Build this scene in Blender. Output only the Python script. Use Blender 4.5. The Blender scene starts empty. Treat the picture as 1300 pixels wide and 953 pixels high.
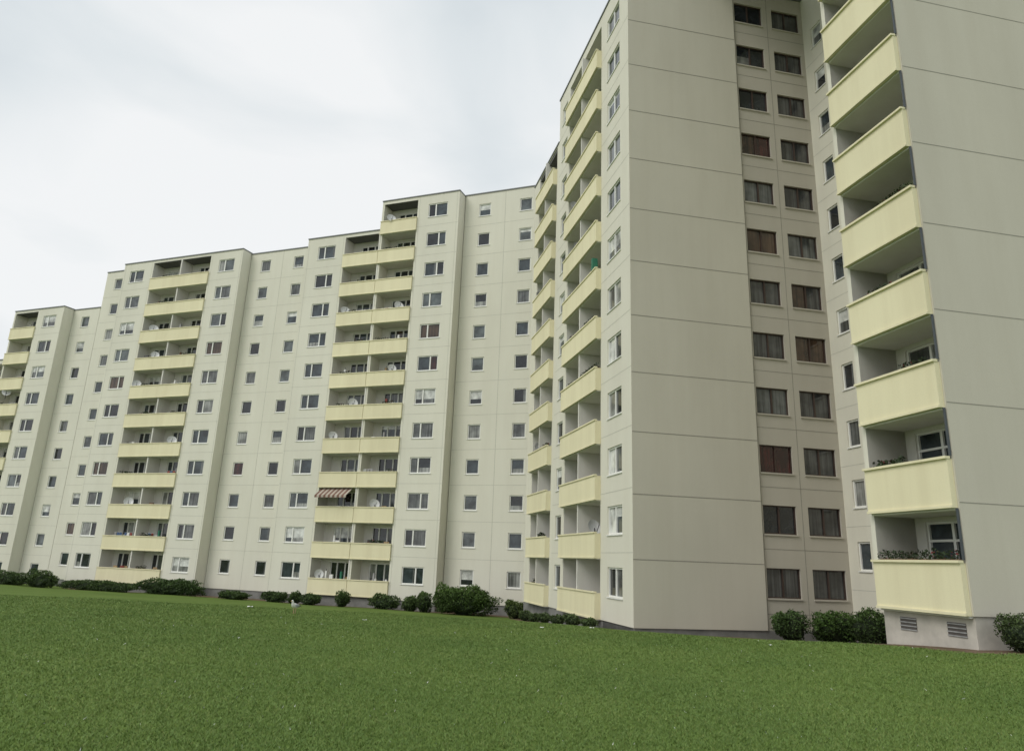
import bpy, bmesh, numpy as np, math, random
from mathutils import Vector, Matrix
random.seed(11); rng=np.random.default_rng(7)
ZO=1.65
sc=bpy.context.scene
a=math.radians(68.949); b=math.radians(11.985)
T=np.array([-math.sin(a),math.cos(a)]); N=np.array([math.cos(a),math.sin(a)])
TE=np.array([-math.sin(b),math.cos(b)]); TF=np.array([math.cos(b),math.sin(b)])

# ------------------------------------------------------------ materials
def new_mat(name):
    m=bpy.data.materials.new(name); m.use_nodes=True
    nt=m.node_tree; nt.nodes.clear()
    out=nt.nodes.new('ShaderNodeOutputMaterial'); bs=nt.nodes.new('ShaderNodeBsdfPrincipled')
    nt.links.new(bs.outputs[0],out.inputs[0]); return m,nt,bs
def noise(nt,scale,mapscale=None,detail=4,rough=.55,coord='Object'):
    tc=nt.nodes.new('ShaderNodeTexCoord'); n=nt.nodes.new('ShaderNodeTexNoise')
    n.inputs['Scale'].default_value=scale; n.inputs['Detail'].default_value=detail; n.inputs['Roughness'].default_value=rough
    if mapscale:
        mp=nt.nodes.new('ShaderNodeMapping'); mp.inputs['Scale'].default_value=mapscale
        nt.links.new(tc.outputs[coord],mp.inputs[0]); nt.links.new(mp.outputs[0],n.inputs[0])
    else: nt.links.new(tc.outputs[coord],n.inputs[0])
    return n
def ramp(nt,src,stops):
    r=nt.nodes.new('ShaderNodeValToRGB'); e=r.color_ramp.elements
    while len(e)<len(stops): e.new(.5)
    for i,(p,c) in enumerate(stops):
        e[i].position=p; e[i].color=(*c,1) if len(c)==3 else c
    nt.links.new(src,r.inputs[0]); return r
def mixc(nt,f,c1,c2,mode='MIX'):
    m=nt.nodes.new('ShaderNodeMix'); m.data_type='RGBA'; m.blend_type=mode
    if isinstance(f,(int,float)): m.inputs[0].default_value=f
    else: nt.links.new(f,m.inputs[0])
    for i,c in ((6,c1),(7,c2)):
        if isinstance(c,tuple): m.inputs[i].default_value=(*c,1)
        else: nt.links.new(c,m.inputs[i])
    return m.outputs[2]
def mul(c,k): return tuple(x*k for x in c)
def bump(nt,bs,src,st,dist=.01):
    bm=nt.nodes.new('ShaderNodeBump'); bm.inputs['Strength'].default_value=st; bm.inputs['Distance'].default_value=dist
    nt.links.new(src,bm.inputs['Height']); nt.links.new(bm.outputs[0],bs.inputs['Normal'])
MATS={}
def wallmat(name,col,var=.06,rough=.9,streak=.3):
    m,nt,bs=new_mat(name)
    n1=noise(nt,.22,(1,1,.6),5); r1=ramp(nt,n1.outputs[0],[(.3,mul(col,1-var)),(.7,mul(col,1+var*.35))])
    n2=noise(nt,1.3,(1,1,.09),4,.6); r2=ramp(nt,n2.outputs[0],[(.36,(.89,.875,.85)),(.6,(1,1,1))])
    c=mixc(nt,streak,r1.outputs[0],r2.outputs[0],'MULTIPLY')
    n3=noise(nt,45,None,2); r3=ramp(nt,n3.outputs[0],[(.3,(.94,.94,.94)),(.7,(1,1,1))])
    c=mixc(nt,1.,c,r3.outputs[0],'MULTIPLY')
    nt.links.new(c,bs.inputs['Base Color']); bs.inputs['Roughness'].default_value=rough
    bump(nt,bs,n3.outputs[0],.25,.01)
    MATS[name]=m
def flat(name,col,rough=.6,var=.08,scale=6,spec=.5,metal=0):
    m,nt,bs=new_mat(name); n=noise(nt,scale)
    r=ramp(nt,n.outputs[0],[(.3,mul(col,1-var)),(.7,mul(col,1+var))])
    nt.links.new(r.outputs[0],bs.inputs['Base Color']); bs.inputs['Roughness'].default_value=rough
    bs.inputs['Specular IOR Level'].default_value=spec; bs.inputs['Metallic'].default_value=metal
    MATS[name]=m
wallmat('wall_long',(.745,.73,.63))
wallmat('wall_wing',(.72,.70,.60))
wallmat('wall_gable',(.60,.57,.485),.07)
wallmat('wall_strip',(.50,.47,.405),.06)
wallmat('loggia_white',(.74,.725,.68),.08,streak=.5)
wallmat('rail_yellow',(.82,.765,.525),.06,.75,.6)
flat('plinth',(.20,.20,.19),.9,.2,2); flat('plinth_light',(.48,.45,.40),.9,.15,2)
flat('seam',(.30,.285,.245),.9); flat('seam_soft',(.52,.51,.44),.9)
flat('frame_white',(.80,.80,.77),.4,.03); flat('frame_brown',(.055,.035,.028),.5)
flat('coping',(.17,.175,.18),.6); flat('metal_dark',(.06,.06,.065),.5); flat('post_slate',(.06,.07,.08),.5)
flat('vent_dark',(.08,.07,.065),.8)
flat('dish_grey',(.66,.67,.67),.4,.04); flat('wood_brown',(.16,.09,.05),.7,.3,12); flat('red_thing',(.25,.05,.04),.7,.2)
flat('awning_brown',(.17,.09,.065),.8,.15); flat('awning_cream',(.42,.37,.31),.8,.1)
flat('green_thing',(.03,.18,.11),.7,.15); flat('blue_thing',(.05,.10,.22),.6,.2); flat('grey_thing',(.3,.3,.3),.7,.2)
flat('bamboo',(.42,.30,.16),.8,.25,14)
flat('roof_felt',(.12,.12,.12),.9)
flat('white_scrap',(.85,.85,.83),.7,.03)
def glass(name,col,c2=None,kind='plain',rough=.04):
    m,nt,bs=new_mat(name)
    if kind=='plain':
        n=noise(nt,1.3); r=ramp(nt,n.outputs[0],[(.35,mul(col,.5)),(.65,mul(col,1.6))]); nt.links.new(r.outputs[0],bs.inputs['Base Color'])
    else:
        n=noise(nt,7,(1,1,.03),3,.6); r=ramp(nt,n.outputs[0],[(.34,c2 or mul(col,.35)),(.62,col)])
        n2=noise(nt,1.1,None,2); r2=ramp(nt,n2.outputs[0],[(.35,(.45,.45,.45)),(.6,(1,1,1))])
        nt.links.new(mixc(nt,1.,r.outputs[0],r2.outputs[0],'MULTIPLY'),bs.inputs['Base Color'])
    nb=noise(nt,.9,None,1); bump(nt,bs,nb.outputs[0],.12,.02)
    bs.inputs['Roughness'].default_value=rough; bs.inputs['Specular IOR Level'].default_value=.7
    MATS[name]=m
glass('glass_dark',(.018,.021,.025)); glass('glass_blue',(.036,.047,.055)); glass('glass_grey',(.08,.093,.098))
glass('curtain_white',(.40,.41,.39),(.16,.165,.16),'c'); glass('curtain_lace',(.17,.18,.18),(.06,.065,.065),'c')
glass('curtain_red',(.085,.018,.016),(.022,.008,.007),'c'); glass('curtain_brown',(.10,.06,.038),(.03,.018,.012),'c')
glass('blind_light',(.48,.49,.47)); glass('sheer_dark',(.10,.103,.102),(.03,.03,.032),'c')

# ------------------------------------------------------------ builder
def link(o): sc.collection.objects.link(o); return o
def empty(name,loc=(0,0,0)):
    e=bpy.data.objects.new(name,None); e.empty_display_size=.5; e.location=loc; return link(e)
def mesh_obj(name,V,F,mats,midx=None,parent=None,smooth=False):
    me=bpy.data.meshes.new(name); me.from_pydata([tuple(v) for v in V],[],F)
    for m in mats: me.materials.append(m)
    if midx is not None: me.polygons.foreach_set('material_index',midx)
    if smooth: me.polygons.foreach_set('use_smooth',[True]*len(me.polygons))
    me.update(); o=bpy.data.objects.new(name,me); link(o)
    if parent: o.parent=parent
    return o
class Fr:
    def __init__(s,o,u,out): s.o=np.array(o,float); s.u=u; s.out=out
    def p(s,u,d,z):
        q=s.u*u+s.out*d+s.o; return (q[0],q[1],z+ZO)
class Bld:
    def __init__(s,name): s.root=empty(name); s.parts={}
    def quad(s,part,mat,pts):
        V,F,M=s.parts.setdefault(part,([],[],[])); i=len(V); V.extend(pts); F.append((i,i+1,i+2,i+3)); M.append(mat)
    def sheet(s,part,mat,fr,u0,u1,z0,z1,d): s.quad(part,mat,[fr.p(u0,d,z0),fr.p(u1,d,z0),fr.p(u1,d,z1),fr.p(u0,d,z1)])
    def box(s,part,mat,fr,u0,u1,d0,d1,z0,z1):
        V,F,M=s.parts.setdefault(part,([],[],[])); i=len(V)
        for z in (z0,z1):
            V.extend([fr.p(u0,d0,z),fr.p(u1,d0,z),fr.p(u1,d1,z),fr.p(u0,d1,z)])
        for f in ((0,3,2,1),(4,5,6,7),(0,1,5,4),(1,2,6,5),(2,3,7,6),(3,0,4,7)):
            F.append(tuple(i+k for k in f)); M.append(mat)
    def finish(s):
        for n,(V,F,M) in s.parts.items():
            names=sorted(set(M)); ix={k:i for i,k in enumerate(names)}
            mesh_obj(n,V,F,[MATS[k] for k in names],[ix[k] for k in M],s.root)
def pick(w):
    r=random.random()*sum(x for _,x in w)
    for k,x in w:
        r-=x
        if r<=0: return k
    return w[-1][0]
W_LONG=[('glass_dark',6),('glass_blue',6),('glass_grey',2.5),('curtain_white',1.0),('curtain_lace',3),('curtain_red',.3),('curtain_brown',.5)]
W_GAB=[('glass_dark',2),('sheer_dark',6),('curtain_red',2.0),('curtain_brown',1),('curtain_lace',1.2)]
W_J=[('glass_dark',2),('glass_blue',3),('curtain_lace',3),('curtain_white',1)]
def window(B,fr,uc,zc,w,h,d,wall,frame='frame_white',weights=W_LONG,splits=(.6,),dep=.13,fw=.075,sill=True,transom=None):
    u0,u1,z0,z1=uc-w/2,uc+w/2,zc-h/2,zc+h/2
    for (A,Bq) in (((u0,z0),(u1,z0)),((u1,z0),(u1,z1)),((u1,z1),(u0,z1)),((u0,z1),(u0,z0))):
        B.quad('window_reveals',wall,[fr.p(A[0],d,A[1]),fr.p(Bq[0],d,Bq[1]),fr.p(Bq[0],d-dep,Bq[1]),fr.p(A[0],d-dep,A[1])])
    fa,fb=d-dep+.002,d-dep+.07
    e=.002
    B.box('window_frames',frame,fr,u0+e,u1-e,fa,fb,z0+e,z0+fw); B.box('window_frames',frame,fr,u0+e,u1-e,fa,fb,z1-fw,z1-e)
    B.box('window_frames',frame,fr,u0+e,u0+fw,fa,fb-.001,z0+fw,z1-fw); B.box('window_frames',frame,fr,u1-fw,u1-e,fa,fb-.001,z0+fw,z1-fw)
    xs=[u0]+[u0+s*w for s in splits]+[u1]
    for x in xs[1:-1]: B.box('window_frames',frame,fr,x-fw*.7,x+fw*.7,fa,fb-.002,z0+fw,z1-fw)
    if transom: 
        zt=z0+h*transom; B.box('window_frames',frame,fr,u0+fw,u1-fw,fa,fb-.003,zt-fw*.5,zt+fw*.5)
    g=pick(weights); blind=random.random()<.14
    zb=z1-h*random.uniform(.2,.7)
    for i in range(len(xs)-1):
        gg=g if random.random()<.6 else pick(weights)
        if frame=='frame_brown': gg=g if random.random()<.85 else gg
        if blind and frame=='frame_white':
            B.sheet('window_panes',gg,fr,xs[i],xs[i+1],z0,zb,d-dep+.004); B.sheet('window_panes','blind_light',fr,xs[i],xs[i+1],zb,z1,d-dep+.004)
        elif gg in('glass_dark','glass_blue') and random.random()<.35:
            if random.random()<.5:
                s=random.uniform(.2,.35)*(xs[i+1]-xs[i]); 
                B.sheet('window_panes','curtain_lace',fr,xs[i],xs[i]+s,z0,z1,d-dep+.004); B.sheet('window_panes',gg,fr,xs[i]+s,xs[i+1],z0,z1,d-dep+.004)
            else:
                zz=z0+h*random.uniform(.3,.5); B.sheet('window_panes','curtain_white',fr,xs[i],xs[i+1],z0,zz,d-dep+.004); B.sheet('window_panes',gg,fr,xs[i],xs[i+1],zz,z1,d-dep+.004)
        else: B.sheet('window_panes',gg,fr,xs[i],xs[i+1],z0,z1,d-dep+.004)
    if sill: B.box('window_sills','frame_white',fr,u0-.04,u1+.04,d+.002,d+.05,z0-.05,z0-.005)
def wall(B,fr,u0,u1,z0,z1,d,mat,holes,part='walls',**kw):
    us=sorted({u0,u1}|{h['uc']+s*h['w']/2 for h in holes for s in(-1,1)}); zs=sorted({z0,z1}|{h['zc']+s*h['h']/2 for h in holes for s in(-1,1)})
    us=[x for x in us if u0<=x<=u1]; zs=[x for x in zs if z0<=x<=z1]
    for i in range(len(us)-1):
        for j in range(len(zs)-1):
            cu,cz=(us[i]+us[i+1])/2,(zs[j]+zs[j+1])/2
            if any(abs(cu-h['uc'])<h['w']/2 and abs(cz-h['zc'])<h['h']/2 for h in holes): continue
            B.sheet(part,mat,fr,us[i],us[i+1],zs[j],zs[j+1],d)
    for h in holes: window(B,fr,d=d,wall=mat,**h)
def seams_h(B,fr,u0,u1,zs,d,mat='seam_soft',t=.03):
    for z in zs: B.box('panel_joints',mat,fr,u0,u1,d+.001,d+.005,z-t/2,z+t/2)
def seam_v(B,fr,u,z0,z1,d,mat='seam_soft',t=.03):
    B.box('panel_joints',mat,fr,u-t/2,u+t/2,d+.001,d+.0065,z0,z1)
LEAF=[]
def leaves(center,rad,n,size,box=False):
    c=np.array(center); 
    v=rng.normal(size=(n,3)); v/=np.linalg.norm(v,axis=1)[:,None]
    if box:
        k=2.6; v=v/((np.abs(v)**k).sum(1)**(1/k))[:,None]
    rr=rng.uniform(.72,1.04,n)**.6
    ph=rng.uniform(0,6.28,6)
    lump=1+.12*np.sin(v[:,0]*5+v[:,2]*3+ph[0])+.09*np.sin(v[:,1]*7+ph[1]+v[:,0]*4)+.09*np.sin(v[:,2]*9+ph[2]+v[:,0]*8*max(1,rad[0]/2))
    P=c+v*np.array(rad)*(rr*lump)[:,None]
    d1=rng.normal(size=(n,3)); d1/=np.linalg.norm(d1,axis=1)[:,None]
    d2=np.cross(d1,rng.normal(size=(n,3))); d2/=np.linalg.norm(d2,axis=1)[:,None]
    s=size*rng.uniform(.6,1.4,n)[:,None]
    q=np.stack([P-d1*s*.5,P+d2*s*.28,P+d1*s*.5,P-d2*s*.28],1)
    return q.reshape(-1,3)
def dish(B,fr,u,d,z,r=.4):
    V,F,M=B.parts.setdefault('satellite_dishes',([],[],[])); 
    ax=np.array([.45,-.85,.35]); ax/=np.linalg.norm(ax); s1=np.cross(ax,[0,0,1.]); s1/=np.linalg.norm(s1); s2=np.cross(s1,ax)
    c=np.array(fr.p(u,d,z)); i=len(V); V.append(tuple(c-ax*.12*r/.4)); 
    K=16
    for k,(q,dd) in enumerate(((.55,-.09),(1.,0))):
        for j in range(K):
            t=2*math.pi*j/K; V.append(tuple(c+(s1*math.cos(t)+s2*math.sin(t))*r*q+ax*dd*r/.4))
    for j in range(K):
        j2=(j+1)%K; F.append((i,i+1+j,i+1+j2)); M.append('dish_grey')
        F.append((i+1+j,i+1+K+j,i+1+K+j2,i+1+j2)); M.append('dish_grey')
    B.box('satellite_dishes','metal_dark',fr,u-.02,u+.02,d-.02,d+.02,z-.75,z-.05)
    i=len(V); e=c+ax*.42-s2*.05
    bq=c-s2*r
    for q in (bq,e):
        for o in (s1*.015+s2*.015,s1*.015-s2*.015,-s1*.015-s2*.015,-s1*.015+s2*.015): V.append(tuple(q+o))
    for k in range(4): F.append((i+k,i+(k+1)%4,i+4+(k+1)%4,i+4+k)); M.append('metal_dark')
def chair(B,fr,u,d,z,mat):
    for du in (0,.42):
        for dd in (0,.4): B.box('balcony_furniture',mat,fr,u+du,u+du+.04,d+dd,d+dd+.04,z,z+(.95 if dd==0 else .6))
    B.box('balcony_furniture',mat,fr,u,u+.46,d,d+.44,z+.42,z+.46); B.box('balcony_furniture',mat,fr,u+.04,u+.42,d+.005,d+.03,z+.6,z+.97)
def balcony(B,fr,u0,u1,cs,wallm,depth=1.4,proj=.14,part_u=(),rh=(-1.72,-.55),win=None,lip=.05,floor=-1.6,weights=W_LONG,clutter=.85,dishes=.1):
    ztop=cs[-1]+1.2; zb=cs[0]+rh[0]
    holes=[]
    subs=[u0]+list(part_u)+[u1]
    for k in range(len(subs)-1):
        a0,a1=subs[k],subs[k+1]; Ln=a1-a0
        for c in cs:
            if win: holes.append(dict(uc=(a0+a1)/2+win[0],zc=c+win[3],w=win[1],h=win[2],splits=(.3,.62),weights=weights,sill=False,transom=.68,fw=.07))
            else: holes.append(dict(uc=(a0+a1)/2+(.25 if k%2 else -.25)*min(1,Ln-2.6 if Ln>2.6 else 0),zc=c+.02,w=min(2.2,Ln-.7),h=1.5,splits=(.38,.72) if Ln>3 else (.55,),weights=weights,sill=False))
    wall(B,fr,u0,u1,zb,ztop,-depth,'loggia_white',holes,part='loggia_walls')
    for u,s in ((u0,1),(u1,-1)):
        B.quad('loggia_walls','loggia_white',[fr.p(u,-depth,zb),fr.p(u,0,zb),fr.p(u,0,ztop),fr.p(u,-depth,ztop)])
    for u in part_u: B.box('loggia_walls','loggia_white',fr,u-.07,u+.07,-depth+.002,proj-.11,zb+.01,ztop)
    for i,c in enumerate(cs):
        B.box('balcony_slabs','loggia_white',fr,u0+.003,u1-.003,-depth+.003,proj-.1,c+floor-.16,c+floor)
        e=.03
        B.box('balcony_rails','rail_yellow',fr,u0-e,u1+e,proj-.08,proj,c+rh[0],c+rh[1])
        B.box('balcony_rails','rail_yellow',fr,u0-e,u0-e+.08,.004,proj-.081,c+rh[0],c+rh[1]); B.box('balcony_rails','rail_yellow',fr,u1+e-.08,u1+e,.004,proj-.081,c+rh[0],c+rh[1])
        B.box('balcony_rails','rail_yellow',fr,u0-e-.02,u1+e+.02,proj-.1,proj+lip,c+rh[1],c+rh[1]+.07)
        B.box('balcony_rails','rail_yellow',fr,u0-e-.01,u1+e+.01,proj+.001,proj+lip*.6,c+rh[0]-.004,c+rh[0]+.07)
        top=c+rh[1]
        for k in range(len(subs)-1):
            a0,a1=subs[k]+.2,subs[k+1]-.2
            if random.random()<clutter:
                for _ in range(random.randint(1,4)):
                    u=random.uniform(a0,a1-.5); w=random.uniform(.12,.5); hh=random.uniform(.02,.45)
                    m=random.choice(['wood_brown','grey_thing','frame_white','red_thing','green_thing','blue_thing','grey_thing','metal_dark','frame_white','bamboo'])
                    dd=random.uniform(-.9,-.4); t_=random.random()
                    if t_<.4: chair(B,fr,u,dd-.3,c+floor+.3,m)
                    elif t_<.6:  # rolled parasol: pole with folded cloth
                        B.box('balcony_furniture','metal_dark',fr,u,u+.03,dd,dd+.03,c+floor,top+.75); B.box('balcony_furniture',m,fr,u-.06,u+.09,dd-.06,dd+.09,top-.4,top+.6)
                    elif t_<.75: # laundry on a rack
                        B.box('balcony_furniture','frame_white',fr,u,u+1.0,dd,dd+.02,top+.33,top+.35)
                        for q in range(3): B.box('balcony_furniture',random.choice(['frame_white','blue_thing','grey_thing','red_thing']),fr,u+.05+q*.32,u+.3+q*.32,dd-.01,dd+.03,top-.2,top+.34)
                    else: B.box('balcony_furniture',m,fr,u,u+w,dd,dd+.06+w*.3,c+floor,top+hh)
            if random.random()<dishes: dish(B,fr,random.uniform(a0+.4,a1-.4),-.1,top+.35,.38)
            if random.random()<.3:
                u=random.uniform(a0,a1-1.0); Lq=random.uniform(.5,1.6)
                Lq=min(Lq,a1-u)
                B.box('balcony_furniture','wood_brown',fr,u,u+Lq,proj-.32,proj-.12,top-.12,top+.09)
                for q in range(int(Lq/.2)):
                    LEAF.append(leaves(fr.p(u+.1+q*.2,proj-.22,top+.17),(.15,.15,random.uniform(.08,.2)),26,.11))
# ------------------------------------------------------------ long building
FH=2.75
LB=Bld('apartment_building')
L=Fr(N*52.45,T,-N)
REC=-1.19; BACK=-12.
def rows(c0,roof): 
    r=[]; c=c0
    while c+1.25<=roof: r.append(c); c+=FH
    return r
ZB=-3.15; GR=-4.6
def section(u0,u1,roof,c0,d,wins,ww,wh,bal=None,parts=()):
    cs=rows(c0,roof); B=LB
    segs=[(u0,u1)] if not bal else [(u0,bal[0]),(bal[1],u1)]
    for s0,s1 in segs:
        if s1-s0<.05: continue
        hs=[dict(uc=w,zc=c,w=ww,h=wh,splits=((.62,) if ww>1.4 else ())) for w in wins if s0<w<s1 for c in cs]
        for h in hs:
            if ww>1.4 and random.random()<.3: h['splits']=(.38,)
        wall(B,L,s0,s1,ZB,roof,d,'wall_long',hs)
        seams_h(B,L,s0+.02,s1-.02,[c-1.42 for c in cs[1:]],d)
    if bal:
        balcony(B,L,bal[0],bal[1],cs,'wall_long',part_u=parts)
        B.sheet('walls','wall_long',L,bal[0],bal[1],cs[-1]+1.2,roof,d)
        B.quad('loggia_walls','loggia_white',[L.p(bal[0],d,cs[-1]+1.2),L.p(bal[1],d,cs[-1]+1.2),L.p(bal[1],d-1.4,cs[-1]+1.2),L.p(bal[0],d-1.4,cs[-1]+1.2)])
    B.box('plinth','plinth',L,u0+.01,u1-.01,BACK,d-.06,GR,ZB)
    B.box('roof','roof_felt',L,u0+.21,u1-.21,BACK,d-.02,roof-.3,roof-.02)
    B.box('roof_coping','coping',L,u0-.03,u1+.03,d-.25,d+.06,roof,roof+.1)
    for u,s in ((u0,1),(u1,-1)):
        uu=sorted((u,u+s*.2)); B.box('side_walls','wall_long',L,uu[0]+.001,uu[1]-.001,BACK,d-.004-(1.41 if bal and (abs(u-bal[0])<.02 or abs(u-bal[1])<.02) else 0),ZB,roof-.003)
        B.box('roof_coping','coping',L,uu[0]-.03,uu[1]+.03,BACK,d-.251,roof,roof+.1)
    B.box('back_wall','wall_long',L,u0,u1,BACK-.2,BACK-.01,GR,roof)
section(77.65,85.3,18.4,-2.44,0,[83.5],1.85,1.25,(77.66,81.3))
section(70.35,77.6,23.75,-2.44,0,[72.2],1.85,1.25,(74.05,77.55))
section(66.65,70.3,23.7,-2.44,REC,[68.5],1.1,1.15)
section(62.95,66.6,27.55,-1.34,REC,[64.8],1.1,1.15)
section(48.0,62.9,27.6,-1.34,0,[61.1,49.79],1.85,1.25,(51.8,59.0),(55.4,))
section(40.65,47.95,27.5,-1.34,REC,[46.13,42.39],1.1,1.15)
section(33.1,40.6,27.65,-1.34,0,[38.5],1.85,1.25,(33.1,36.6))
section(25.5,33.05,30.4,-1.34,0,[27.5],1.85,1.25,(29.5,33.0))
section(8,25.45,30.45,-1.34,REC,[23.58,19.82,15.5],1.1,1.15)
for u in (44.2,21.7): seam_v(LB,L,u,ZB,27.4 if u>30 else 30.4,REC,t=.035)
for u in (62.7,59.2,51.6,48.15,40.45,36.8): seam_v(LB,L,u,ZB,27.5,0,t=.025)
for u in (29.3,25.7): seam_v(LB,L,u,ZB,30.3,0,t=.025)
LB.box('loggia_walls','loggia_white',L,33.0,33.12,-1.4,.03,ZB,27.5)
cB=[-1.34+FH*i for i in range(12)]
for (u,row) in ((32.0,11),(57.6,8),(31.3,2),(58.5,6),(35.9,8),(34.2,5),(53.0,4),(30.6,8),(76.2,6),(56.9,2)):
    dish(LB,L,u,-.05 if row<11 else .1,cB[row]-.25,.42)
for i in range(14):
    u0=33.5+i*.21; m='awning_brown' if i%2 else 'awning_cream'
    LB.quad('striped_awning',m,[L.p(u0,-.2,cB[2]+1.0),L.p(u0+.21,-.2,cB[2]+1.0),L.p(u0+.21,.75,cB[2]+.35),L.p(u0,.75,cB[2]+.35)])
    LB.quad('striped_awning',m,[L.p(u0,.75,cB[2]+.35),L.p(u0+.21,.75,cB[2]+.35),L.p(u0+.21,.76,cB[2]+.17),L.p(u0,.76,cB[2]+.17)])
LB.finish()
# ------------------------------------------------------------ tower wings
WB=Bld('apartment_building')
EX=12.27; FY=31.25; GY=31.37
E=Fr(TF*EX,TE,-TF); Fg=Fr(TE*FY,TF,-TE)
cE=[-.77+FH*i for i in range(12)]
zE=-2.5; roofE=31.3; GRE=-3.8
hs=[dict(uc=33.5,zc=c,w=1.95,h=1.3,splits=(.5,),weights=W_J+[('blind_light',1)]) for c in cE]
wall(WB,E,FY,35.5,zE,roofE,0,'wall_wing',hs)
hs=[dict(uc=43.0,zc=c,w=1.2,h=1.3,splits=(),weights=W_J) for c in cE]
wall(WB,E,41.8,44.3,zE,roofE,0,'wall_wing',hs)
seams_h(WB,E,FY+.02,35.45,[c-1.45 for c in cE[1:]],0); seams_h(WB,E,41.85,44.3,[c-1.45 for c in cE[1:]],0)
balcony(WB,E,35.5,41.8,cE,'wall_wing',proj=.3,lip=.05,part_u=(38.65,))
WB.sheet('walls','wall_wing',E,35.5,41.8,cE[-1]+1.2,roofE,0)
WB.quad('loggia_walls','loggia_white',[E.p(35.5,0,cE[-1]+1.2),E.p(41.8,0,cE[-1]+1.2),E.p(41.8,-1.4,cE[-1]+1.2),E.p(35.5,-1.4,cE[-1]+1.2)])
balcony(WB,E,44.8,49.6,cE[:11],'wall_wing',proj=.3,part_u=(47.2,))
wall(WB,E,44.3,44.8,zE,28.0,0,'wall_wing',[]); wall(WB,E,49.6,51.2,zE,28.0,0,'wall_wing',[])
WB.sheet('walls','wall_wing',E,44.8,49.6,cE[10]+1.2,28.0,0)
WB.quad('loggia_walls','loggia_white',[E.p(44.8,0,cE[10]+1.2),E.p(49.6,0,cE[10]+1.2),E.p(49.6,-1.4,cE[10]+1.2),E.p(44.8,-1.4,cE[10]+1.2)])
WB.box('roof_coping','coping',E,FY-.05,44.35,-.25,.06,roofE,roofE+.1); WB.box('roof_coping','coping',E,44.36,51.25,-.25,.06,28.,28.1)
WB.box('side_walls','wall_wing',E,51.0,51.2,-14,-.004,zE,28.); WB.box('side_walls','wall_wing',E,44.1,44.3,-14,-.01,28.1,roofE)
WB.box('roof','roof_felt',E,FY+.3,44.1,-18,-.05,roofE-.3,roofE-.02); WB.box('roof','roof_felt',E,44.3,51,-14,-.05,27.7,27.98)
WB.box('plinth','plinth',E,FY+.06,51.2,-10,-.05,GRE,zE)
for k in range(7): WB.box('roof_rail','metal_dark',E,45+k*.95,45.04+k*.95,-.4,-.36,28.0,28.95)
for zz in (28.5,28.92): WB.box('roof_rail','metal_dark',E,45,50.75,-.395,-.365,zz,zz+.04)
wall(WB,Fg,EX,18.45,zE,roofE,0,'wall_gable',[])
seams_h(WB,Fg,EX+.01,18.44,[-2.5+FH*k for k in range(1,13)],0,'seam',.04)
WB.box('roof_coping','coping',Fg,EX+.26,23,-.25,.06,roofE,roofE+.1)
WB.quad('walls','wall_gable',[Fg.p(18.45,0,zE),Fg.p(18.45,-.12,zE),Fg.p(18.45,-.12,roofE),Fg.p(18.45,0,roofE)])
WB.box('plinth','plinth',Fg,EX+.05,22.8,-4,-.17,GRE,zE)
G=Fr(TE*GY,TF,-TE)
cG=[-.53+FH*i for i in range(12)]
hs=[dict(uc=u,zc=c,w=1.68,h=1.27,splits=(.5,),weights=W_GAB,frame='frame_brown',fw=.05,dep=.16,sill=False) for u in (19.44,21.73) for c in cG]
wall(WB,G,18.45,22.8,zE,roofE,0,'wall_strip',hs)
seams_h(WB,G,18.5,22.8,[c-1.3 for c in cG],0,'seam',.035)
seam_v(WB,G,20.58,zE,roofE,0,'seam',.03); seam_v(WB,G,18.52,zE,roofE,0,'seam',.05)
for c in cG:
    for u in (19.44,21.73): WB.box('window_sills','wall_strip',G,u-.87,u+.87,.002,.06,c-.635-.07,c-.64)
H=Fr(TF*22.8,TE,-TF)
cH=[.75+FH*i for i in range(11)]; roofK=32.6
hs=[dict(uc=30.25,zc=c,w=.85,h=1.25,splits=(),weights=W_J) for c in cH]
wall(WB,H,20.9,GY,-2.2,roofK,0,'wall_wing',hs)
seams_h(WB,H,20.9,GY-.01,[c-1.45 for c in cH],0)
WB.box('plinth','plinth',H,21,GY-.01,-6,-.05,GRE,-2.2)
J=Fr(TF*16.18,TE,-TF); cJ=[.75+FH*i for i in range(12)]
balcony(WB,J,17.5,20.85,cJ,'wall_wing',depth=1.45,proj=.17,rh=(-1.70,-.38),lip=.07,weights=W_J,clutter=.3,win=(-.1,2.7,1.75,-.02),dishes=0)
WB.box('side_walls','wall_wing',J,20.85,21.05,-6.7,-.004,-1.0,roofK)
WB.sheet('side_walls','wall_wing',J,20.85,21.05,-1.0,roofK,.0)
for c in cJ: WB.box('corner_posts','post_slate',J,17.43,17.48,.03,.08,c-.3,c+1.04)
WB.box('balcony_furniture','wood_brown',J,20.2,20.75,-.5,-.1,cJ[4]-1.6,cJ[4]-.05)
K=Fr(TE*17.41,TF,-TE)
wall(WB,K,16.18,34,-.95,roofK,0,'wall_gable',[])
WB.box('side_walls','wall_gable',K,16.18,34,-.088,-.004,-.95,roofK)
seams_h(WB,K,16.19,34,[-.8+FH*k for k in range(1,13)],0,'seam',.025)
WB.box('plinth','plinth_light',K,16.24,34,-3.5,-.05,-3.0,-.96)
WB.box('roof','roof_felt',K,16.2,34,-13.8,-.05,roofK,roofK+.2)
WB.box('roof_coping','coping',K,16.1,34,-.2,.06,roofK+.2,roofK+.3)
for u in (18.1,19.9):
    WB.box('plinth_vents','vent_dark',J,u-.32,u+.32,-.058,-.045,-1.5,-1.15)
    for k in range(4): WB.box('plinth_vents','grey_thing',J,u-.33,u+.33,-.05,-.03,-1.5+k*.1,-1.47+k*.1)
dish(WB,E,39.9,.1,cE[8]-.25,.4)
WB.box('balcony_furniture','green_thing',E,35.9,36.1,.05,.35,cE[6]-.5,cE[6]+.2)
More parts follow.
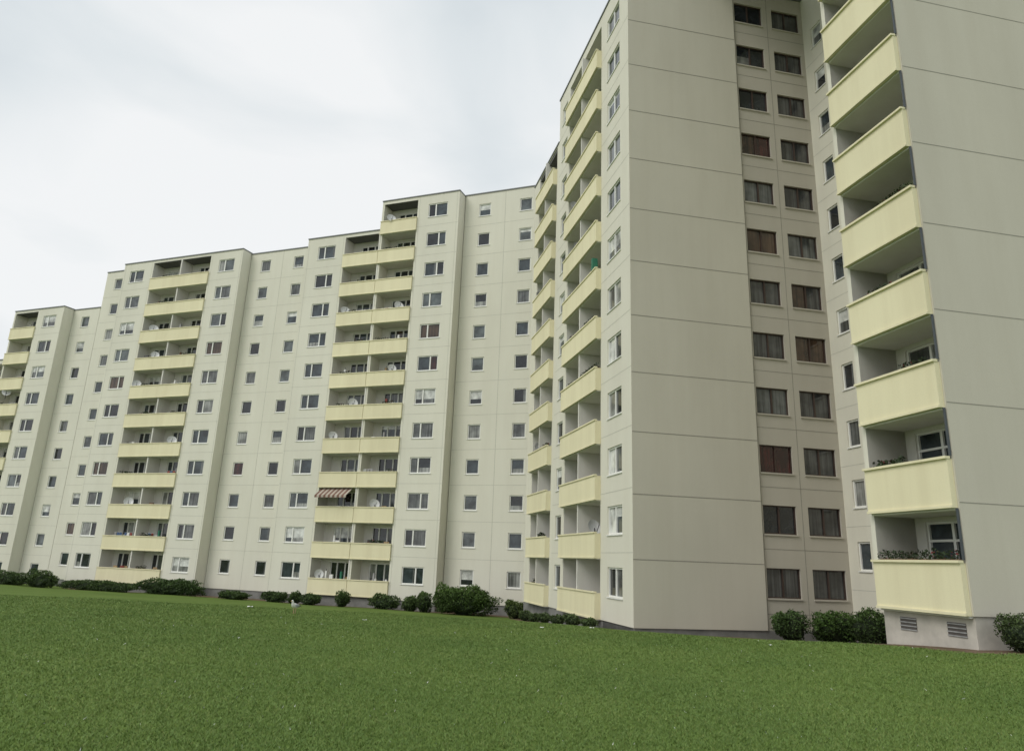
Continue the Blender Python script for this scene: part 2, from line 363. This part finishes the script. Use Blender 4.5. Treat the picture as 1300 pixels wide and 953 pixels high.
for (row,frr,u0,u1,pj,rt) in ((0,J,17.6,20.7,.17,-.38),(4,J,17.7,18.9,.17,-.38),(4,E,35.7,38.2,.3,-.55),(5,E,36.2,37.5,.3,-.55),(10,L,30,32.6,.14,-.55)):
    cc=(cJ if frr is J else (cE if frr is E else cB))[row]
    WB.box('flower_boxes','wood_brown',frr,u0,u1,pj-.3,pj-.12,cc+rt-.1,cc+rt+.1)
    q=u0+.1
    while q<u1:
        LEAF.append(leaves(frr.p(q,pj-.2,cc+rt+.2),(.17,.17,random.uniform(.1,.2)),34,.08)); q+=.17
WB.finish()

# ------------------------------------------------------------ terrain
tab_n=np.arange(-700,900,1.0)
tab=np.interp(tab_n,[-700,0,10,28,35,45,52,90,900],[-1.65,-1.65,-1.72,-2.4,-2.78,-3.4,-3.85,-3.95,-4.0])
ker=np.exp(-np.arange(-12,13)**2/(2*3.**2)); ker/=ker.sum(); tab=np.convolve(np.pad(tab,12,'edge'),ker,'valid')
def ground(x,y):
    n=x*N[0]+y*N[1]
    return np.interp(n,tab_n,tab)+.5*np.exp(-((x-15)**2+(y-21.5)**2)/(2*5.5**2))+.05*np.sin(x*.23+1)*np.cos(y*.19)+.02*np.sin(x*.9+y*.5)
def boxdist(x,y,u0,u1,v0,v1):
    u=x*TF[0]+y*TF[1]; v=x*TE[0]+y*TE[1]
    dx=np.maximum(np.maximum(u0-u,u-u1),0); dy=np.maximum(np.maximum(v0-v,v-v1),0); return np.hypot(dx,dy)
def walldist(x,y):
    n=x*N[0]+y*N[1]; t=x*T[0]+y*T[1]
    d=np.minimum(boxdist(x,y,12.3,40,31.3,51.2),boxdist(x,y,16.2,40,17.45,31.3))
    dn=np.where(t<85.5,np.maximum(52.4-n,0),9); return np.minimum(d,dn)
xs=np.concatenate([[-900,-500,-250,-150,-110],np.arange(-85,32,.6),[36,45,70,120,250,500,900]])
ys=np.concatenate([[-900,-400,-150,-60,-25,-10],np.arange(-4,66,.6),[70,80,100,150,300,600,1200]])
X,Y=np.meshgrid(xs,ys); Z=ground(X,Y)+ZO
V=np.stack([X.ravel(),Y.ravel(),Z.ravel()],1); nx=len(xs)
F=[(j*nx+i,j*nx+i+1,(j+1)*nx+i+1,(j+1)*nx+i) for j in range(len(ys)-1) for i in range(nx-1)]
m,nt,bs=new_mat('lawn_ground')
n1=noise(nt,.25,None,6,.6); r1=ramp(nt,n1.outputs[0],[(.3,(.095,.150,.034)),(.55,(.115,.175,.040)),(.75,(.145,.195,.052))])
n2=noise(nt,14,None,5,.7); r2=ramp(nt,n2.outputs[0],[(.3,(.78,.79,.74)),(.7,(1.15,1.13,1.08))])
cg=mixc(nt,1.,r1.outputs[0],r2.outputs[0],'MULTIPLY')
n3=noise(nt,3,None,6,.7); r3=ramp(nt,n3.outputs[0],[(.3,(.09,.062,.04)),(.7,(.20,.145,.10))])
at=nt.nodes.new('ShaderNodeAttribute'); at.attribute_name='soil'
ad=nt.nodes.new('ShaderNodeMath'); ad.operation='ADD'; nt.links.new(at.outputs['Fac'],ad.inputs[0])
ms=nt.nodes.new('ShaderNodeMath'); ms.operation='MULTIPLY_ADD'; nt.links.new(n3.outputs[0],ms.inputs[0]); ms.inputs[1].default_value=1.2; ms.inputs[2].default_value=-.6
nt.links.new(ms.outputs[0],ad.inputs[1])
rs=ramp(nt,ad.outputs[0],[(.42,(0,0,0)),(.58,(1,1,1))])
nt.links.new(mixc(nt,rs.outputs[0],cg,r3.outputs[0]),bs.inputs['Base Color']); bs.inputs['Roughness'].default_value=1; bs.inputs['Specular IOR Level'].default_value=.1
bump(nt,bs,n2.outputs[0],.3,.02)
lawn=mesh_obj('lawn',V,F,[m],smooth=True)
wd=walldist(V[:,0],V[:,1])
at_=lawn.data.attributes.new('soil','FLOAT','POINT'); at_.data.foreach_set('value',np.clip(1.25-wd/1.3,0,1).astype(np.float32))

def tri_mesh(name,P,cols,mat,nv=3):
    me=bpy.data.meshes.new(name); n=len(P)//nv
    me.vertices.add(len(P)); me.vertices.foreach_set('co',P.astype(np.float32).ravel())
    me.loops.add(len(P)); me.loops.foreach_set('vertex_index',np.arange(len(P),dtype=np.int32))
    me.polygons.add(n); me.polygons.foreach_set('loop_start',np.arange(0,len(P),nv,dtype=np.int32)); 
    me.materials.append(mat)
    c=me.attributes.new('Col','FLOAT_COLOR','POINT'); c.data.foreach_set('color',cols.astype(np.float32).ravel())
    me.update(calc_edges=True); o=bpy.data.objects.new(name,me); return link(o)
def leafmat(name,scale=.8,lo=(.8,.8,.8),hi=(1.2,1.15,1.05)):
    m,nt,bs=new_mat(name); at=nt.nodes.new('ShaderNodeAttribute'); at.attribute_name='Col'
    n=noise(nt,scale,None,4); r=ramp(nt,n.outputs[0],[(.3,lo),(.7,hi)])
    c=mixc(nt,1.,at.outputs['Color'],r.outputs[0],'MULTIPLY')
    nt.links.new(c,bs.inputs['Base Color']); bs.inputs['Roughness'].default_value=.6; bs.inputs['Specular IOR Level'].default_value=.25
    return m
NB=800000
r=np.exp(rng.uniform(math.log(4.8),math.log(42),NB)); az=rng.uniform(-.78,.72,NB)
x=r*np.sin(az); y=r*np.cos(az)
keep=walldist(x,y)>.8+rng.uniform(0,.6,NB); x,y,r=x[keep],y[keep],r[keep]; n=len(x)
z=ground(x,y)+ZO-.004
h=(.024+.0004*r)*rng.uniform(.5,1.3,n); w=.0008*r**.9*rng.uniform(.6,1.2,n)+.0008
th=rng.uniform(0,6.283,n); lx,ly=rng.normal(0,.7,n)*h,rng.normal(0,.7,n)*h
P=np.empty((n,3,3)); dx,dy=np.cos(th)*w,np.sin(th)*w
P[:,0]=np.stack([x-dx,y-dy,z],1); P[:,1]=np.stack([x+dx,y+dy,z],1); P[:,2]=np.stack([x+lx,y+ly,z+h],1)
br=rng.uniform(.8,1.2,n); ye=rng.random(n)
base=np.stack([.145+.04*ye*(ye>.85),.225+.01*ye,.052+.014*ye],1)*br[:,None]
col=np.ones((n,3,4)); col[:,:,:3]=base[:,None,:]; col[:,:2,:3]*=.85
dz=(rng.random(n)<.0010)&(r<30); col[dz,:,:3]=.75
tri_mesh('grass',P.reshape(-1,3),col.reshape(-1,4),leafmat('grass_blades',.28,(.82,.86,.82),(1.17,1.10,1.12)))

# ------------------------------------------------------------ bushes
lm=leafmat('bush_leaves')
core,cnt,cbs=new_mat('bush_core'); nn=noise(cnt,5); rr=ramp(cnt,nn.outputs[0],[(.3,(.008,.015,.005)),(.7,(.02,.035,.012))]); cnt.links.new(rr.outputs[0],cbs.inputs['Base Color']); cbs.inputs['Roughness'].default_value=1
def bush(name,x,y,rx,ry,hgt,tint=(.06,.10,.03),ang=0,box=False,dens=300,size=.12):
    z=float(ground(np.array(x),np.array(y)))+ZO
    root=empty(name,(0,0,0))
    blobs=[(0,0,hgt*.5,rx,ry,hgt*.52)]
    for _ in range(max(3,int(rx*(3 if not box else 2)))): 
        s=random.uniform(.35,.6); blobs.append((random.uniform(-.75,.75)*rx,random.uniform(-.6,.6)*ry,hgt*random.uniform(.4,.78),rx*s if rx<1.3 else .8*s*1.5,ry*s,hgt*.40*random.uniform(.6,1)))
    Q=[]
    for (bx,by,bz,ax,ay,az_) in blobs:
        area=4*math.pi*((ax*ay)**1.6+(ax*az_)**1.6+(ay*az_)**1.6)**(1/1.6)/3**(1/1.6)
        Q.append(leaves((bx,by,bz),(ax,ay,az_),max(80,int(area*dens)),size,box))
    q=np.concatenate(Q); ca,sa=math.cos(ang),math.sin(ang)
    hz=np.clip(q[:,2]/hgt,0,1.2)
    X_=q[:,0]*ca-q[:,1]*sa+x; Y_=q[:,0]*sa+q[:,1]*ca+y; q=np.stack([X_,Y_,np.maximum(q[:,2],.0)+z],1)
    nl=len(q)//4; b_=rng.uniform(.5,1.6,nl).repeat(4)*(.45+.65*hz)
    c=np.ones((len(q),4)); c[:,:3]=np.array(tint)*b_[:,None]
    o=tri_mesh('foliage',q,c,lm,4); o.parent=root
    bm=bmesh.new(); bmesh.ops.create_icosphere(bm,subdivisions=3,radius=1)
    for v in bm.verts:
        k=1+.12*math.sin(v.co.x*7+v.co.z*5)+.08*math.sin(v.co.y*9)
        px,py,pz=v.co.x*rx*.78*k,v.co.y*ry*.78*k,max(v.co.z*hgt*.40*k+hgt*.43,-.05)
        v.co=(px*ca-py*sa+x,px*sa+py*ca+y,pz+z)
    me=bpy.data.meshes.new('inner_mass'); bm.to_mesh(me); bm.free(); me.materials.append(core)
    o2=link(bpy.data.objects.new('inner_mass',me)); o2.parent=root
angL=math.atan2(T[1],T[0]); angF=math.atan2(TF[1],TF[0])
def atL(t,n_): p=T*t+N*n_; return p[0],p[1]
def atE(te,tf): p=TE*te+TF*tf; return p[0],p[1]
def lb(t0,t1,n_,h,name='bush',box=False,tint=(.06,.10,.03),ry=.6):
    x,y=atL((t0+t1)/2,n_); bush(name,x,y,abs(t1-t0)/2,ry,h,tint,angL,box)
lb(19.9,24.4,50.3,1.85,ry=1.2,tint=(.065,.115,.028)); lb(24.9,25.9,50.6,1.3); lb(26.1,27.3,50.9,.95); lb(27.5,29.9,50.8,.95,'hedge',True)
lb(31.8,32.8,50.8,1.1); lb(34.3,35.9,50.8,.8); lb(36.2,37.0,50.9,.9); lb(37.3,39.3,50.8,.75,'hedge',True); lb(40.8,43.6,50.6,.6); 
lb(45.3,51.8,50.5,1.15,'hedge',True,(.05,.09,.025),.7); lb(52.4,61,50.7,.8,'hedge',True); lb(61.2,64.5,50.2,1.4); lb(64.6,70.5,50.4,1.1,'hedge',True)
lb(17.6,18.9,49.9,1.1,tint=(.075,.11,.03))
for te,h in ((47.5,.6),(45.2,.5),(43,.55),(40.4,.45),(37.6,.5),(35,.35)):
    x,y=atE(te,11.55); bush('shrub',x,y,.35,.6,h,(.065,.10,.035),angF,size=.1)
x,y=atE(29.8,18.6); bush('bush',x,y,.72,.65,1.15,(.055,.10,.03),angF,size=.09,dens=420)
x,y=atE(29.6,20.6); bush('bush',x,y,1.05,.8,1.3,(.06,.115,.027),angF,size=.09,dens=420)
x,y=atE(28.6,21.5); bush('bush',x,y,.9,.9,1.35,(.05,.09,.025),angF,size=.09,dens=420)
x,y=atE(16.75,16.95); bush('bush',x,y,.55,.45,.85,(.06,.09,.03),angF,size=.06,dens=800)

# ------------------------------------------------------------ gull
def loft(name,rings,mats,fn=None,parent=None,K=14):
    V=[];F=[];M=[]
    for (c,ry,rz,tilt) in rings:
        for j in range(K):
            t=2*math.pi*j/K; V.append((c[0]-math.sin(tilt)*rz*math.sin(t),c[1]+ry*math.cos(t),c[2]+math.cos(tilt)*rz*math.sin(t)))
    for i in range(len(rings)-1):
        for j in range(K):
            F.append((i*K+j,i*K+(j+1)%K,(i+1)*K+(j+1)%K,(i+1)*K+j)); M.append(fn(i,j) if fn else 0)
    F.append(tuple(range(K))[::-1]); M.append(0); F.append(tuple((len(rings)-1)*K+j for j in range(K))); M.append(0)
    return mesh_obj(name,V,F,mats,M,parent,True)
flat('feather_white',(.82,.82,.80),.8,.03); flat('feather_grey',(.40,.42,.45),.8,.08); flat('beak_yellow',(.7,.45,.08),.5); flat('leg_pink',(.55,.32,.25),.6); flat('feather_black',(.02,.02,.02),.6)
gp=empty('gull')
ringsG=[((-.30,0,.20),.02,.008,0),((-.20,0,.215),.045,.022,.1),((-.10,0,.225),.075,.06,.2),((0,0,.24),.085,.08,.35),((.08,0,.265),.075,.08,.6),((.13,0,.31),.05,.055,1.0),((.15,0,.35),.036,.04,1.2),((.165,0,.385),.034,.036,1.0),((.185,0,.405),.032,.033,.5),((.21,0,.405),.02,.022,.2),((.222,0,.402),.012,.014,0)]
loft('body',ringsG,[MATS['feather_white']],None,gp)
loft('beak',[((.218,0,.402),.010,.012,0),((.25,0,.400),.007,.009,0),((.272,0,.392),.002,.004,0)],[MATS['beak_yellow']],None,gp,8)
for s in (-1,1):
    loft('wing',[((.09,s*.065,.275),.012,.02,.3),((.04,s*.082,.262),.016,.05,.25),((-.06,s*.078,.248),.016,.05,.15),((-.17,s*.05,.235),.012,.03,.1)],[MATS['feather_grey']],None,gp,10)
    loft('wing_tip',[((-.165,s*.05,.235),.013,.03,.1),((-.26,s*.03,.225),.008,.016,.1),((-.36,s*.012,.215),.002,.004,0)],[MATS['feather_black']],None,gp,8)
    loft('eye',[((.196,s*.027,.412),.003,.005,0),((.201,s*.028,.412),.003,.005,0)],[MATS['feather_black']],None,gp,6)
    V=[];F=[]
    for (px,pz,rr_) in ((.0,.19,.012),(.005,.10,.008),(.0,.01,.007)):
        for j in range(6): V.append((px+rr_*math.cos(j*1.047),s*.035+rr_*math.sin(j*1.047),pz))
    for i in range(2):
        for j in range(6): F.append((i*6+j,i*6+(j+1)%6,i*6+6+(j+1)%6,i*6+6+j))
    k=len(V); V+=[(-.01,s*.035,.004),(.06,s*.035-.03,.004),(.07,s*.035,.006),(.06,s*.035+.03,.004),(0,s*.035,.014)]
    F+=[(k,k+1,k+2,k+4),(k,k+4,k+2,k+3)]
    mesh_obj('leg',V,F,[MATS['leg_pink']],None,gp)
gx,gy=atL(20.1,28.0)
gp.location=(gx,gy,float(ground(np.array(gx),np.array(gy)))+ZO+.01); gp.rotation_euler=(0,0,math.radians(250)); gp.scale=(1.25,1.25,1.25)

def scrap(x,y,s):
    z=float(ground(np.array(x),np.array(y)))+ZO+.03
    V=[];F=[]
    for j in range(4):
        for i in range(4): V.append((x+(i-1.5)*s*.5+random.uniform(-.1,.1)*s,y+(j-1.5)*s*.35,z+random.uniform(0,.35)*s))
    for j in range(3):
        for i in range(3): F.append((j*4+i,j*4+i+1,j*4+5+i,j*4+4+i))
    mesh_obj('paper_litter',V,F,[MATS['white_scrap']])
for (t_,n_,s) in ((15.5,26,.1),(9.5,29,.09),(24.8,31,.14),(8.2,31.5,.12),(-3.5,27,.14),(-5.5,22,.08),(1,24,.07),(14,21,.05)): 
    p=atL(t_,n_); scrap(p[0],p[1],s)

# ------------------------------------------------------------ camera
f=946.9;p=math.radians(16.437);ro=math.radians(2.149)
Fv=np.array([0,math.cos(p),math.sin(p)]); R0=np.array([1.,0,0]); U0=np.cross(R0,Fv)
R=R0*math.cos(ro)+U0*math.sin(ro); U=-R0*math.sin(ro)+U0*math.cos(ro)
cam=bpy.data.cameras.new('camera'); co=link(bpy.data.objects.new('camera',cam))
co.matrix_world=Matrix(((R[0],U[0],-Fv[0],0),(R[1],U[1],-Fv[1],0),(R[2],U[2],-Fv[2],ZO),(0,0,0,1)))
cam.sensor_width=36; cam.lens=f/1300*36; cam.shift_y=-44.5/1300; cam.clip_end=4000; sc.camera=co

# ------------------------------------------------------------ light
sd=np.array([-.80,-.60,1.0]); sd/=np.linalg.norm(sd)
sl=bpy.data.lights.new('sun','SUN'); sl.energy=1.5; sl.angle=math.radians(32); sl.color=(1,.955,.885)
so=link(bpy.data.objects.new('sun',sl)); so.rotation_euler=Vector(sd).to_track_quat('Z','Y').to_euler(); so.location=(-20,-20,60)
w=bpy.data.worlds.new('World'); sc.world=w; w.use_nodes=True; nt=w.node_tree; nt.nodes.clear()
out=nt.nodes.new('ShaderNodeOutputWorld'); sky=nt.nodes.new('ShaderNodeTexSky'); sky.sky_type='NISHITA'; sky.sun_disc=False
sky.sun_elevation=math.asin(sd[2]); sky.sun_rotation=math.atan2(sd[0],sd[1])
b1=nt.nodes.new('ShaderNodeBackground'); b1.inputs[1].default_value=.1; nt.links.new(sky.outputs[0],b1.inputs[0])
tc=nt.nodes.new('ShaderNodeTexCoord'); mp=nt.nodes.new('ShaderNodeMapping'); mp.inputs['Scale'].default_value=(1,1,2.4); mp.inputs['Location'].default_value=(1.3,.2,.5)
nt.links.new(tc.outputs['Generated'],mp.inputs[0])
nz=nt.nodes.new('ShaderNodeTexNoise'); nz.inputs['Scale'].default_value=2.3; nz.inputs['Detail'].default_value=6; nz.inputs['Roughness'].default_value=.45; nz.inputs['Distortion'].default_value=.4; nt.links.new(mp.outputs[0],nz.inputs[0])
sx=nt.nodes.new('ShaderNodeSeparateXYZ'); nt.links.new(tc.outputs['Generated'],sx.inputs[0])
ma=nt.nodes.new('ShaderNodeMath'); ma.operation='MULTIPLY_ADD'; ma.inputs[1].default_value=-.36; ma.inputs[2].default_value=.185; nt.links.new(sx.outputs['Z'],ma.inputs[0])
mb=nt.nodes.new('ShaderNodeMath'); mb.operation='ADD'; nt.links.new(nz.outputs[0],mb.inputs[0]); nt.links.new(ma.outputs[0],mb.inputs[1])
rc=ramp(nt,mb.outputs[0],[(.28,(.64,.70,.735)),(.45,(.76,.805,.825)),(.62,(.90,.915,.92))])
b2=nt.nodes.new('ShaderNodeBackground'); nt.links.new(rc.outputs[0],b2.inputs[0]); b2.inputs[1].default_value=1.03
mx=nt.nodes.new('ShaderNodeMixShader'); mx.inputs[0].default_value=.95
nt.links.new(b1.outputs[0],mx.inputs[1]); nt.links.new(b2.outputs[0],mx.inputs[2]); nt.links.new(mx.outputs[0],out.inputs[0])
if LEAF:
    q=np.concatenate(LEAF); nl=len(q)//4
    c=np.ones((len(q),4)); k=rng.random(nl)
    cc=np.where(k[:,None]<.95,np.array([[.035,.055,.025]]),np.array([[.22,.05,.06]]))*rng.uniform(.5,1.4,nl)[:,None]
    c[:,:3]=cc.repeat(4,0); o=tri_mesh('balcony_plants',q,c,lm,4); o.parent=WB.root
sc.view_settings.view_transform='Standard'; sc.view_settings.look='None'; sc.view_settings.exposure=0
